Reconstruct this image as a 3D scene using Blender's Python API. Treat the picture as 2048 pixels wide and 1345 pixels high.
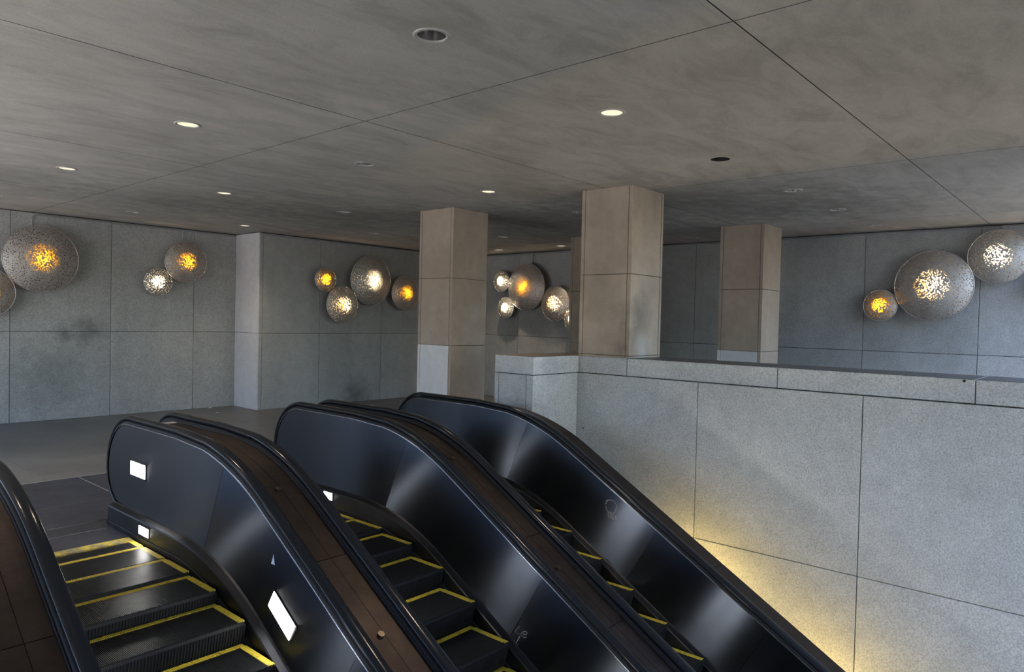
import bpy, bmesh, math, random
from mathutils import Vector, Matrix

for _o in list(bpy.data.objects):
    bpy.data.objects.remove(_o)
SC = bpy.context.scene
COL = SC.collection
random.seed(7)
R30 = math.radians(30)

# ------------------------------------------------------------------ camera
F_PX, PAN, PITCH, ROLL = 1415.116, 0.8534369, -0.02205333, 0.02331858
_F = Vector((math.sin(PAN) * math.cos(PITCH), math.cos(PAN) * math.cos(PITCH), math.sin(PITCH)))
_r = Vector((math.cos(PAN), -math.sin(PAN), 0))
_u = _r.cross(_F)
_R = _r * math.cos(ROLL) + _u * math.sin(ROLL)
_U = _u * math.cos(ROLL) - _r * math.sin(ROLL)
cam_d = bpy.data.cameras.new('camera')
cam_d.sensor_width = 36.0
cam_d.lens = F_PX / 2048 * 36.0
cam_d.clip_start = 0.05
cam_d.clip_end = 500
cam = bpy.data.objects.new('camera', cam_d)
COL.objects.link(cam)
EYE = 1.81
cam.matrix_world = Matrix(((_R.x, _U.x, -_F.x, 0), (_R.y, _U.y, -_F.y, 0), (_R.z, _U.z, -_F.z, EYE), (0, 0, 0, 1)))
SC.camera = cam

# ------------------------------------------------------------------ sky and exposure
SC.view_settings.view_transform = 'Standard'
SC.view_settings.look = 'None'
SC.view_settings.gamma = 1.0
SC.view_settings.use_curve_mapping = False
SC.view_settings.exposure = 2.15
w = bpy.data.worlds.new('sky')
SC.world = w
w.use_nodes = True
wn, wl = w.node_tree.nodes, w.node_tree.links
wn.clear()
sky = wn.new('ShaderNodeTexSky')
sky.sky_type = 'NISHITA'
sky.sun_disc = False
sky.sun_elevation = math.radians(62)
sky.sun_rotation = math.radians(-103)
sky.air_density = 1.2
sky.dust_density = 1.5
bg = wn.new('ShaderNodeBackground')
bg.inputs['Strength'].default_value = 0.22
wo = wn.new('ShaderNodeOutputWorld')
tint = wn.new('ShaderNodeMix')
tint.data_type = 'RGBA'
tint.blend_type = 'MULTIPLY'
tint.inputs[0].default_value = 1.0
tint.inputs[7].default_value = (0.91, 0.98, 1.09, 1.0)
wl.new(sky.outputs[0], tint.inputs[6])
wl.new(tint.outputs[2], bg.inputs['Color'])
wl.new(bg.outputs[0], wo.inputs['Surface'])
# a high sun: it lights the street outside, which bounces light up under the ceiling
sun_d = bpy.data.lights.new('sun', 'SUN')
sun_d.energy = 7.5
sun_d.angle = math.radians(1.0)
sun_d.color = (1.0, 0.92, 0.80)
sun = bpy.data.objects.new('sun', sun_d)
COL.objects.link(sun)
SUN_DIR = Vector((-0.44, 0.08, 0.88))         # towards the sun
sun.rotation_euler = SUN_DIR.to_track_quat('Z', 'Y').to_euler()
SC.cycles.use_denoising = True
SC.cycles.max_bounces = 9
SC.cycles.diffuse_bounces = 5
SC.cycles.glossy_bounces = 4
SC.cycles.transparent_max_bounces = 8
SC.cycles.sample_clamp_indirect = 6.0

# ------------------------------------------------------------------ materials
def new_mat(name):
    m = bpy.data.materials.new(name)
    m.use_nodes = True
    m.node_tree.nodes.clear()
    return m, m.node_tree.nodes, m.node_tree.links

def rgba(c):
    return (c[0], c[1], c[2], 1.0)

class NB:
    """tiny node helper"""
    def __init__(self, name):
        self.m, self.n, self.l = new_mat(name)
        self.out = self.n.new('ShaderNodeOutputMaterial')
        self.tc = self.n.new('ShaderNodeTexCoord').outputs['Object']
    def noise(self, scale, detail=4, rough=0.6, vec=None, dist=0.0):
        t = self.n.new('ShaderNodeTexNoise')
        t.inputs['Scale'].default_value = scale
        t.inputs['Detail'].default_value = detail
        t.inputs['Roughness'].default_value = rough
        t.inputs['Distortion'].default_value = dist
        self.l.new(vec or self.tc, t.inputs['Vector'])
        return t.outputs['Fac']
    def ramp(self, fac, stops):
        r = self.n.new('ShaderNodeValToRGB')
        while len(r.color_ramp.elements) < len(stops):
            r.color_ramp.elements.new(0.5)
        for e, (p, c) in zip(r.color_ramp.elements, stops):
            e.position = p
            e.color = rgba(c) if isinstance(c, (tuple, list)) else (c, c, c, 1)
        self.l.new(fac, r.inputs['Fac'])
        return r.outputs['Color']
    def mix(self, a, b, fac, mode='MIX'):
        x = self.n.new('ShaderNodeMix')
        x.data_type = 'RGBA'
        x.blend_type = mode
        for sock, v in ((x.inputs[0], fac), (x.inputs[6], a), (x.inputs[7], b)):
            if isinstance(v, (int, float)):
                sock.default_value = v
            elif isinstance(v, (tuple, list)):
                sock.default_value = rgba(v)
            else:
                self.l.new(v, sock)
        return x.outputs[2]
    def math(self, op, a, b=0.0, clamp=False):
        x = self.n.new('ShaderNodeMath')
        x.operation = op
        x.use_clamp = clamp
        for sock, v in ((x.inputs[0], a), (x.inputs[1], b)):
            if isinstance(v, (int, float)):
                sock.default_value = v
            else:
                self.l.new(v, sock)
        return x.outputs[0]
    def scaled(self, s):
        x = self.n.new('ShaderNodeMapping')
        x.inputs['Scale'].default_value = s
        self.l.new(self.tc, x.inputs['Vector'])
        return x.outputs[0]
    def bump(self, h, strength=0.3, dist=0.01):
        x = self.n.new('ShaderNodeBump')
        x.inputs['Strength'].default_value = strength
        x.inputs['Distance'].default_value = dist
        self.l.new(h, x.inputs['Height'])
        return x.outputs[0]
    def spot(self, p, r, soft=1.0):
        """0..1 stain mask round a world point, broken up by noise"""
        v = self.n.new('ShaderNodeVectorMath')
        v.operation = 'DISTANCE'
        v.inputs[1].default_value = p
        self.l.new(self.tc, v.inputs[0])
        d = self.math('ADD', self.math('DIVIDE', v.outputs['Value'], r), self.math('MULTIPLY', self.math('SUBTRACT', self.noise(5.0, 5), 0.5), 1.6))
        return self.math('SUBTRACT', 1.0, d, True)
    def rnd(self):
        return self.n.new('ShaderNodeObjectInfo').outputs['Random']
    def principled(self, **kw):
        b = self.n.new('ShaderNodeBsdfPrincipled')
        for k, v in kw.items():
            s = b.inputs[k]
            if isinstance(v, (int, float)):
                s.default_value = v
            elif isinstance(v, (tuple, list)):
                s.default_value = rgba(v)
            else:
                self.l.new(v, s)
        self.l.new(b.outputs[0], self.out.inputs['Surface'])
        return b

def stone(name, lo, hi, speck=0.25, sscale=110, big=0.9, rough=0.75, bumps=0.25, vary=0.12, spots=(), streak=0.0, spec=0.3):
    k = NB(name)
    c = k.ramp(k.noise(big, 6, 0.62), [(0.32, lo), (0.68, hi)])
    fine = k.noise(sscale, 2, 0.7)
    c = k.mix(c, k.ramp(fine, [(0.33, 1 - speck), (0.5, 1.0), (0.68, 1 + speck * 0.8)]), 1.0, 'MULTIPLY')
    med = k.noise(7.0, 5, 0.7)
    c = k.mix(c, k.ramp(med, [(0.3, 0.9), (0.7, 1.06)]), 1.0, 'MULTIPLY')
    if streak:
        st = k.noise(1.0, 4, 0.6, k.scaled((2.2, 2.2, 0.22)))
        c = k.mix(c, k.ramp(st, [(0.35, 1 - streak), (0.6, 1.0)]), 1.0, 'MULTIPLY')
    v = k.math('ADD', k.math('MULTIPLY', k.rnd(), vary), 1 - vary / 2)
    vv = k.n.new('ShaderNodeCombineColor')
    for i in range(3):
        k.l.new(v, vv.inputs[i])
    c = k.mix(c, vv.outputs[0], 1.0, 'MULTIPLY')
    for p, r, col, amt in spots:
        c = k.mix(c, col, k.math('MULTIPLY', k.spot(p, r), amt))
    k.principled(**{'Base Color': c, 'Roughness': rough, 'Specular IOR Level': spec, 'Normal': k.bump(fine, bumps, 0.004)})
    return k.m

M = {}
M['wall'] = stone('wall_stone', (0.33, 0.33, 0.318), (0.42, 0.42, 0.405), 0.24, 62, 0.7, 0.7, 0.15, 0.10,
                  spots=[((4.3, 13.28, 1.5), 0.32, (0.10, 0.10, 0.10), 0.65), ((3.95, 13.28, 1.42), 0.2, (0.08, 0.08, 0.08), 0.6),
                         ((3.7, 13.28, 0.7), 0.7, (0.12, 0.125, 0.12), 0.45), ((9.2, 12.4, 0.12), 0.5, (0.08, 0.08, 0.075), 0.7)], streak=0.10)
M['pier'] = stone('pier_stone_lit', (0.53, 0.52, 0.53), (0.60, 0.59, 0.60), 0.10, 95, 0.7, 0.7, 0.12, 0.04)  # wall stone of the pier side, lightened for the daylight falling on it
M['granite'] = stone('parapet_granite', (0.47, 0.47, 0.46), (0.57, 0.57, 0.56), 0.27, 75, 0.8, 0.62, 0.35, 0.07,
                     spots=[((6.05, 5.3, 0.5), 0.5, (0.11, 0.11, 0.105), 0.8), ((6.4, 4.97, 1.32), 0.25, (0.2, 0.185, 0.165), 0.5),
                            ((6.1, 4.97, 0.6), 0.35, (0.13, 0.12, 0.11), 0.7)])
M['coping_top'] = stone('coping_top_dark', (0.13, 0.12, 0.11), (0.18, 0.17, 0.155), 0.2, 75, 0.8, 0.5, 0.2, 0.05)
M['column'] = stone('column_stone', (0.365, 0.292, 0.226), (0.455, 0.372, 0.296), 0.10, 120, 1.1, 0.72, 0.12, 0.08, streak=0.14,
                    spots=[((6.9, 4.35, 1.5), 0.3, (0.16, 0.125, 0.095), 0.7), ((7.1, 4.26, 1.9), 0.32, (0.15, 0.135, 0.11), 0.7),
                           ((7.2, 4.26, 1.5), 0.22, (0.42, 0.40, 0.37), 0.8), ((7.3, 7.15, 1.2), 0.8, (0.2, 0.18, 0.15), 0.5)])
M['column_pale'] = stone('column_stone_pale', (0.62, 0.61, 0.60), (0.72, 0.715, 0.70), 0.10, 120, 1.1, 0.7, 0.12, 0.06)
M['ceiling'] = None
def ceiling_mat():
    k = NB('ceiling_plaster')
    c = k.ramp(k.noise(0.55, 6, 0.65), [(0.3, (0.385, 0.368, 0.338)), (0.7, (0.475, 0.457, 0.424))])
    br = k.noise(1.3, 7, 0.72, k.scaled((1.0, 2.4, 1.0)), 0.6)
    c = k.mix(c, k.ramp(br, [(0.36, 0.78), (0.56, 1.0), (0.75, 1.08)]), 1.0, 'MULTIPLY')
    fine = k.noise(60, 3, 0.7)
    c = k.mix(c, k.ramp(fine, [(0.3, 0.93), (0.7, 1.05)]), 1.0, 'MULTIPLY')
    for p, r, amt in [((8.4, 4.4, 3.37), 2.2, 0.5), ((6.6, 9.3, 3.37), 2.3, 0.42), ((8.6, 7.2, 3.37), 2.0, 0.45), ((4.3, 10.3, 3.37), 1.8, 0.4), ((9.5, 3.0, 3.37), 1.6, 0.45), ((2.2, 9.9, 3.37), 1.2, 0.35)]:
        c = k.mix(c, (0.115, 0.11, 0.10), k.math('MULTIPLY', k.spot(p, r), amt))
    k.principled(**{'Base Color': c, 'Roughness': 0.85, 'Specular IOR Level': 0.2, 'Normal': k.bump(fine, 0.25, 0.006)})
    return k.m
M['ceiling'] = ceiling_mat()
M['floor'] = stone('floor_stone', (0.098, 0.098, 0.094), (0.145, 0.146, 0.144), 0.08, 60, 1.3, 0.42, 0.08, 0.10, spec=0.45)
M['street'] = stone('street_paving', (0.30, 0.30, 0.30), (0.38, 0.38, 0.37), 0.1, 40, 0.5, 0.8, 0.1, 0.0)
M['pit'] = stone('pit_concrete', (0.10, 0.10, 0.10), (0.15, 0.15, 0.145), 0.1, 60, 0.8, 0.85, 0.1, 0.0)
M['grout'] = stone('joint_grout', (0.05, 0.048, 0.045), (0.07, 0.066, 0.06), 0.05, 60, 0.8, 0.9, 0.1, 0.0)

def metal(name, col, rough, aniso=0.0, metallic=1.0, wear=0.15, scratch=0.0, coat=0.0, spec=0.5, rvar=0.18):
    k = NB(name)
    n = k.noise(3.0, 5, 0.7)
    c = k.mix(col, k.ramp(n, [(0.3, 1 - wear), (0.7, 1 + wear)]), 1.0, 'MULTIPLY')
    rr = k.math('ADD', k.math('MULTIPLY', k.math('SUBTRACT', k.noise(9, 5), 0.5), rvar), rough, True)
    kw = {'Base Color': c, 'Roughness': rr, 'Metallic': metallic, 'Specular IOR Level': spec}
    if aniso:
        t = k.n.new('ShaderNodeTangent')
        t.direction_type = 'UV_MAP'
        t.uv_map = 'brush'
        b = k.principled(**kw)
        b.inputs['Anisotropic'].default_value = aniso
        k.l.new(t.outputs[0], b.inputs['Tangent'])
    else:
        b = k.principled(**kw)
    if coat:
        b.inputs['Coat Weight'].default_value = coat
        b.inputs['Coat Roughness'].default_value = 0.15
    return k.m

M['panel'] = metal('brushed_black_steel', (0.072, 0.083, 0.108), 0.32, aniso=0.95, wear=0.05, rvar=0.0)
M['skirt'] = metal('skirt_steel', (0.05, 0.053, 0.062), 0.40, wear=0.2)
M['deck'] = metal('bronze_deck', (0.068, 0.054, 0.048), 0.48, wear=0.3)
M['rubber'] = metal('handrail_rubber', (0.012, 0.013, 0.016), 0.16, metallic=0.0, wear=0.1, spec=0.22)
M['trim'] = metal('trim_steel', (0.20, 0.205, 0.23), 0.22, wear=0.1)
M['groove'] = metal('groove_black', (0.012, 0.013, 0.016), 0.45, metallic=0.0, spec=0.15)
M['plate'] = metal('landing_plate_metal', (0.06, 0.066, 0.09), 0.45, metallic=0.7, wear=0.25)
M['strip'] = metal('worn_aluminium', (0.42, 0.44, 0.47), 0.45, wear=0.25)
M['step'] = metal('step_metal', (0.045, 0.048, 0.056), 0.38, metallic=0.8, wear=0.25)
M['riser'] = metal('riser_metal', (0.012, 0.012, 0.014), 0.55, metallic=0.6)
M['ring'] = metal('downlight_trim', (0.46, 0.45, 0.43), 0.45, metallic=0.3)
M['can'] = metal('downlight_reflector', (0.42, 0.41, 0.40), 0.25, metallic=0.9)
M['can_dark'] = metal('empty_hole_black', (0.012, 0.012, 0.012), 0.8, metallic=0.0)
M['conduit'] = metal('painted_conduit', (0.33, 0.34, 0.34), 0.5, metallic=0.2)
M['screw'] = metal('brass_knob', (0.15, 0.115, 0.085), 0.35)
def yellow_mat():
    k = NB('worn_yellow_paint')
    c = k.ramp(k.noise(14, 5, 0.75), [(0.28, (0.10, 0.085, 0.03)), (0.45, (0.48, 0.37, 0.035)), (0.8, (0.62, 0.50, 0.06))])
    k.principled(**{'Base Color': c, 'Roughness': 0.55})
    return k.m
M['yellow'] = yellow_mat()
def comb_mat():
    k = NB('comb_worn_yellow')
    c = k.ramp(k.noise(9, 5, 0.8), [(0.42, (0.16, 0.155, 0.13)), (0.58, (0.50, 0.40, 0.05))])
    k.principled(**{'Base Color': c, 'Roughness': 0.5, 'Metallic': 0.3})
    return k.m
M['comb'] = comb_mat()

def emit(name, col, s):
    k = NB(name)
    e = k.n.new('ShaderNodeEmission')
    e.inputs['Color'].default_value = rgba(col)
    e.inputs['Strength'].default_value = s
    k.l.new(e.outputs[0], k.out.inputs['Surface'])
    return k.m
M['lens_warm'] = emit('downlight_lens_lit', (1.0, 0.87, 0.62), 0.26)
M['lens_cool'] = emit('escalator_lamp_lens', (1.0, 0.97, 0.90), 10.0)
M['tube_yellow'] = emit('yellow_tube', (1.0, 0.70, 0.18), 11.0)
M['bulb_white'] = emit('bulb_white', (1.0, 0.80, 0.50), 170)
M['bulb_amber'] = emit('bulb_amber', (1.0, 0.38, 0.004), 95)

def perforated():
    k = NB('perforated_steel')
    v = k.n.new('ShaderNodeTexVoronoi')
    v.feature = 'F1'
    v.inputs['Scale'].default_value = 44
    k.l.new(k.tc, v.inputs['Vector'])
    # bigger, closer holes in front of the bulb
    d = k.n.new('ShaderNodeVectorMath')
    d.operation = 'LENGTH'
    flat = k.scaled((1, 1, 0))
    k.l.new(flat, d.inputs[0])
    thr = k.n.new('ShaderNodeMapRange')
    thr.inputs['From Min'].default_value = 0.12
    thr.inputs['From Max'].default_value = 0.24
    thr.inputs['To Min'].default_value = 0.46
    thr.inputs['To Max'].default_value = 0.315
    k.l.new(d.outputs['Value'], thr.inputs['Value'])
    hole = k.math('LESS_THAN', v.outputs['Distance'], thr.outputs[0])
    c = k.ramp(k.noise(3.5, 4, 0.6), [(0.3, (0.36, 0.34, 0.32)), (0.7, (0.48, 0.46, 0.44))])
    b = k.n.new('ShaderNodeBsdfPrincipled')
    k.l.new(c, b.inputs['Base Color'])
    b.inputs['Metallic'].default_value = 0.6
    b.inputs['Roughness'].default_value = 0.5
    t = k.n.new('ShaderNodeBsdfTransparent')
    mx = k.n.new('ShaderNodeMixShader')
    k.l.new(hole, mx.inputs[0])
    k.l.new(b.outputs[0], mx.inputs[1])
    k.l.new(t.outputs[0], mx.inputs[2])
    k.l.new(mx.outputs[0], k.out.inputs['Surface'])
    return k.m
M['perf'] = perforated()
def halo_diffuser():  # added translucent cap that spreads the bulb's light into a halo
    k = NB('halo_diffuser_mat')
    t = k.n.new('ShaderNodeBsdfTranslucent')
    t.inputs['Color'].default_value = (0.6, 0.55, 0.48, 1)
    k.l.new(t.outputs[0], k.out.inputs['Surface'])
    return k.m
M['halo_diffuser'] = halo_diffuser()
M['dish'] = metal('lamp_back_dish', (0.05, 0.048, 0.045), 0.6, metallic=0.2)
M['rim'] = metal('lamp_rim', (0.46, 0.45, 0.44), 0.4, metallic=0.7)
def plain(name, c, rough=0.7):
    k = NB(name)
    k.principled(**{'Base Color': k.ramp(k.noise(30, 3), [(0.3, tuple(x * 0.85 for x in c)), (0.7, c)]), 'Roughness': rough})
    return k.m
M['paper'] = plain('white_paper', (0.75, 0.75, 0.72))
M['chalk'] = plain('pale_scratch', (0.20, 0.21, 0.235))
M['residue'] = plain('grey_residue', (0.13, 0.135, 0.15))
M['sticker'] = plain('pale_blue_sticker', (0.45, 0.55, 0.75))

# ------------------------------------------------------------------ mesh helpers
def link(o, parent=None):
    COL.objects.link(o)
    if parent is not None:
        o.parent = parent
        root = parent
        off = Vector((0, 0, 0))
        # world offset of the parent chain (only translations are used)
        while root is not None:
            off += root.location + root.matrix_parent_inverse.translation
            root = root.parent
        o.matrix_parent_inverse = Matrix.Translation(-off)
    return o

def mesh(name, verts, faces, mats, smooth=False):
    me = bpy.data.meshes.new(name)
    me.from_pydata([tuple(v) for v in verts], [], faces)
    me.validate()
    if not isinstance(mats, (list, tuple)):
        mats = [mats]
    for m in mats:
        me.materials.append(m)
    if smooth:
        for p in me.polygons:
            p.use_smooth = True
    return me

def obj(name, verts, faces, mat, parent=None, smooth=False, loc=None):
    o = bpy.data.objects.new(name, mesh(name, verts, faces, mat, smooth))
    if loc is not None:
        o.location = loc
    return link(o, parent)

def from_bm(name, bm, mat, parent=None, smooth=False, loc=None):
    me = bpy.data.meshes.new(name)
    bmesh.ops.recalc_face_normals(bm, faces=bm.faces)
    bm.to_mesh(me)
    bm.free()
    for m in (mat if isinstance(mat, (list, tuple)) else [mat]):
        me.materials.append(m)
    if smooth:
        for p in me.polygons:
            p.use_smooth = True
    o = bpy.data.objects.new(name, me)
    if loc is not None:
        o.location = loc
    return link(o, parent)

class MB:
    def __init__(self):
        self.v, self.f = [], []
    def box(self, a, b):
        x0, y0, z0 = (min(a[i], b[i]) for i in range(3))
        x1, y1, z1 = (max(a[i], b[i]) for i in range(3))
        i = len(self.v)
        self.v += [(x0, y0, z0), (x1, y0, z0), (x1, y1, z0), (x0, y1, z0), (x0, y0, z1), (x1, y0, z1), (x1, y1, z1), (x0, y1, z1)]
        self.f += [(i, i + 3, i + 2, i + 1), (i + 4, i + 5, i + 6, i + 7), (i, i + 1, i + 5, i + 4), (i + 1, i + 2, i + 6, i + 5), (i + 2, i + 3, i + 7, i + 6), (i + 3, i, i + 4, i + 7)]
        return self
    def bbox(self, a, b, c=0.004):
        """box with chamfered long edges: cheap bevel (inset top/bottom/sides via 24 verts)"""
        x0, y0, z0 = (min(a[i], b[i]) for i in range(3))
        x1, y1, z1 = (max(a[i], b[i]) for i in range(3))
        i = len(self.v)
        vv = []
        for sx in (0, 1):
            for sy in (0, 1):
                for sz in (0, 1):
                    X, Y, Z = (x0, x1)[sx], (y0, y1)[sy], (z0, z1)[sz]
                    cx, cy, cz = (c if sx == 0 else -c), (c if sy == 0 else -c), (c if sz == 0 else -c)
                    vv += [(X, Y + cy, Z + cz), (X + cx, Y, Z + cz), (X + cx, Y + cy, Z)]
        self.v += vv
        def I(sx, sy, sz, k):
            return i + (sx * 4 + sy * 2 + sz) * 3 + k
        for s in (0, 1):
            self.f.append(tuple(I(s, *q, 0) for q in ((0, 0), (1, 0), (1, 1), (0, 1))))
            self.f.append(tuple(I(q[0], s, q[1], 1) for q in ((0, 0), (1, 0), (1, 1), (0, 1))))
            self.f.append(tuple(I(*q, s, 2) for q in ((0, 0), (1, 0), (1, 1), (0, 1))))
        for s in (0, 1):
            for t in (0, 1):
                self.f.append((I(s, t, 0, 0), I(s, t, 1, 0), I(s, t, 1, 1), I(s, t, 0, 1)))
                self.f.append((I(s, 0, t, 0), I(s, 1, t, 0), I(s, 1, t, 2), I(s, 0, t, 2)))
                self.f.append((I(0, s, t, 1), I(1, s, t, 1), I(1, s, t, 2), I(0, s, t, 2)))
        for sx in (0, 1):
            for sy in (0, 1):
                for sz in (0, 1):
                    self.f.append((I(sx, sy, sz, 0), I(sx, sy, sz, 1), I(sx, sy, sz, 2)))
        return self
    def strip(self, rows, closed=False):
        """rows: list of equal-length point lists, joined into quads"""
        i = len(self.v)
        n = len(rows[0])
        for r in rows:
            self.v += [tuple(p) for p in r]
        for a in range(len(rows) - 1):
            for b in range(n if closed else n - 1):
                c = (b + 1) % n
                self.f.append((i + a * n + b, i + a * n + c, i + (a + 1) * n + c, i + (a + 1) * n + b))
        return self
    def cap(self, pts):
        i = len(self.v)
        self.v += [tuple(p) for p in pts]
        self.f.append(tuple(range(i, i + len(pts))))
        return self
    def build(self, name, mat, parent=None, smooth=False, loc=None):
        bm = bmesh.new()
        me = mesh('tmp', self.v, self.f, [])
        bm.from_mesh(me)
        bpy.data.meshes.remove(me)
        return from_bm(name, bm, mat, parent, smooth, loc)

def box(name, a, b, mat, parent=None, bev=0.0):
    mb = MB()
    if bev:
        mb.bbox(a, b, bev)
    else:
        mb.box(a, b)
    return mb.build(name, mat, parent)

def empty(name, loc, label=None, cat=None, group=None, kind=None):
    o = bpy.data.objects.new(name, None)
    o.empty_display_size = 0.2
    o.location = loc
    COL.objects.link(o)
    return tag(o, label, cat, group, kind)

def tag(o, label=None, cat=None, group=None, kind=None):
    if label:
        o['label'] = label
    if cat:
        o['category'] = cat
    if group:
        o['group'] = group
    if kind:
        o['kind'] = kind
    return o

def tube(path, r, n=8):
    """mesh tube along a polyline; returns MB"""
    mb = MB()
    rows = []
    for i, p in enumerate(path):
        p = Vector(p)
        a = Vector(path[max(i - 1, 0)])
        b = Vector(path[min(i + 1, len(path) - 1)])
        t = (b - a).normalized()
        up = Vector((0, 0, 1)) if abs(t.z) < 0.9 else Vector((1, 0, 0))
        s = t.cross(up).normalized()
        q = s.cross(t)
        rows.append([p + (s * math.cos(2 * math.pi * k / n) + q * math.sin(2 * math.pi * k / n)) * r for k in range(n)])
    mb.strip(rows, True)
    mb.cap(rows[0])
    mb.cap(rows[-1][::-1])
    return mb

# ------------------------------------------------------------------ room shell
CZ = 3.37
XR, YB, YL, XP = 12.40, 12.40, 13.28, 6.91   # right wall, back (recess) wall, left wall, pier corner
# floor slabs
mb = MB()
mb.box((-0.62, 8.56, -0.4), (XR + 0.3, YL + 0.3, -0.03))
mb.box((6.0, 5.0, -0.4), (XR + 0.3, 8.56, -0.03))
mb.box((7.6, -4.0, -0.4), (XR + 0.3, 5.0, -0.03))
mb.box((-0.62, 6.55, -0.4), (6.0, 8.56, -0.045))
floor = tag(mb.build('floor', M['grout']), 'dark grey stone floor of the upper landing', None, None, 'structure')
def tiles(x0, x1, y0, y1, dx, dy, xo, yo):
    nx0 = math.floor((x0 - xo) / dx)
    i = nx0
    while xo + i * dx < x1:
        sh = (i % 3) * dy / 3
        j = math.floor((y0 - yo - sh) / dy)
        while yo + sh + j * dy < y1:
            a0, a1 = max(x0, xo + i * dx), min(x1, xo + (i + 1) * dx)
            b0, b1 = max(y0, yo + sh + j * dy), min(y1, yo + sh + (j + 1) * dy)
            if a1 - a0 > 0.03 and b1 - b0 > 0.03:
                box('floor_tile', (a0 + 0.002, b0 + 0.002, -0.03), (a1 - 0.002, b1 - 0.002, 0.0), M['floor'], floor, 0.0015)
            j += 1
        i += 1
tiles(-0.6, XR, 8.56, YL, 1.42 / 2, 2.4, 2.40, 8.9)
tiles(6.0, XR, 5.0, 8.56, 1.42, 2.4, 2.40, 8.9)
tiles(7.62, XR, -4.0, 5.0, 2.84, 3.0, 2.40, 8.9)
tag(box('wall_far_blocker', (-30, -45, 0.0), (-26, 60, 5.5), M['pit']), 'unseen building front across the street, added to block low sky', None, None, 'structure')  # added out of view to cut low sky light on the parapet
tag(box('wall_side_blocker', (-3.2, -4.3, 0.0), (-2.95, 4.2, CZ + 0.2), M['wall']), 'unseen stone wall added on the left to block side light', None, None, 'structure')  # added out of view so daylight enters only further along the left
street = tag(box('floor_street_bounce', (-40, -30, -0.4), (-0.62, 40, 0.0), M['street']), 'unseen pale street paving added to bounce light under the ceiling', None, None, 'structure')  # added ground, kept pale to throw sunlight up to the ceiling

def stone_wall(name, label, axis, plane, depth, us, zs, mat, u_min, u_max, gap=0.007, z0=0.0):
    """wall whose visible face lies at 'plane'; us/zs are joint positions. axis 'y': face looks to -y, runs along x. 'x': face looks to -x, runs along y"""
    def P(u, d, z):
        return (u, plane + d, z) if axis == 'y' else (plane + d, u, z)
    base = MB().box(P(u_min, 0.03, z0), P(u_max, depth, CZ + 0.2)).build(name, M['grout'])
    tag(base, label, None, None, 'structure')
    uu = [u_min] + sorted(us) + [u_max]
    zz = [z0] + sorted(zs) + [CZ - 0.012]
    for a, b in zip(uu, uu[1:]):
        for c, d in zip(zz, zz[1:]):
            pr = random.uniform(0, 0.0025)
            MB().bbox(P(a + (gap / 2 if a > u_min else 0), pr, c + (gap / 2 if c > z0 else 0)), P(b - (gap / 2 if b < u_max else 0), 0.03, d - gap / 2), 0.003).build('stone_panel', mat, base)
    return base
stone_wall('wall_left', 'grey stone panel wall on the left with hanging disc lamps', 'y', YL, 0.4, [-1.2, 0.27, 1.735, 3.195, 4.657, 6.092], [1.455], M['wall'], -2.6, XP)
wb = stone_wall('wall_back', 'grey stone panel wall standing forward beyond the pale pier', 'y', YB, 1.3, [7.0, 8.26, 9.83, 11.3], [1.455], M['wall'], XP + 0.02, XR)
for z0, z1 in ((0.0, 1.4515), (1.4585, CZ - 0.012)):
    MB().bbox((XP, YB + 0.004, z0), (XP + 0.06, YL, z1), 0.003).build('pier_side_panel', M['pier'], wb)
stone_wall('wall_right', 'grey stone panel wall on the right behind the columns', 'x', XR, 0.4, [-1.33, 0.17, 1.687, 3.265, 4.75, 6.235, 7.73, 9.14, 10.65, 12.2], [1.455], M['wall'], -2.8, YL)

# ceiling: cast panels with real joints and holes for the downlights
GX = [2.65, 4.45, 6.30, 8.20, 9.85, 11.65]
GY = [2.95, 5.93, 8.88, 11.80]
HOLES = []
for i, x in enumerate(GX):
    for j, y in enumerate(GY):
        HOLES.append((i, j, x, 10.6 if (j == 3 and i >= 3) else y))
HOLES.append((-1, 1, 0.85, 5.93))
HOLES.append((-1, 2, 0.85, 8.88))
XJ = [-3.00, -0.33, 3.48, 7.29, 11.09, XR + 0.05]
YEDGE = 0.4                                   # ceiling cut short on the far right, unseen, to let sky light in
YJ = [-4.32, -1.37, 1.58, 4.64, 7.50, 10.45, YL + 0.05]
_cb = MB()
for x in XJ[1:-1]:
    _cb.box((x - 0.02, YJ[0] if x < 7.3 else YEDGE, CZ + 0.007), (x + 0.02, YJ[-1], CZ + 0.05))
for y in YJ[1:-1]:
    _cb.box((XJ[0], y - 0.02, CZ + 0.007), (XJ[-1] if y > YEDGE else 7.29, y + 0.02, CZ + 0.05))
ceil = tag(_cb.box((XJ[0], YJ[0], CZ + 0.16), (7.29, YJ[-1] + 0.3, CZ + 0.6)).box((7.29, YEDGE, CZ + 0.16), (XJ[-1] + 0.3, YJ[-1] + 0.3, CZ + 0.6)).build('ceiling', M['grout']), 'grey brown plaster ceiling with panel joints and round downlights', None, None, 'structure')
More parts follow.
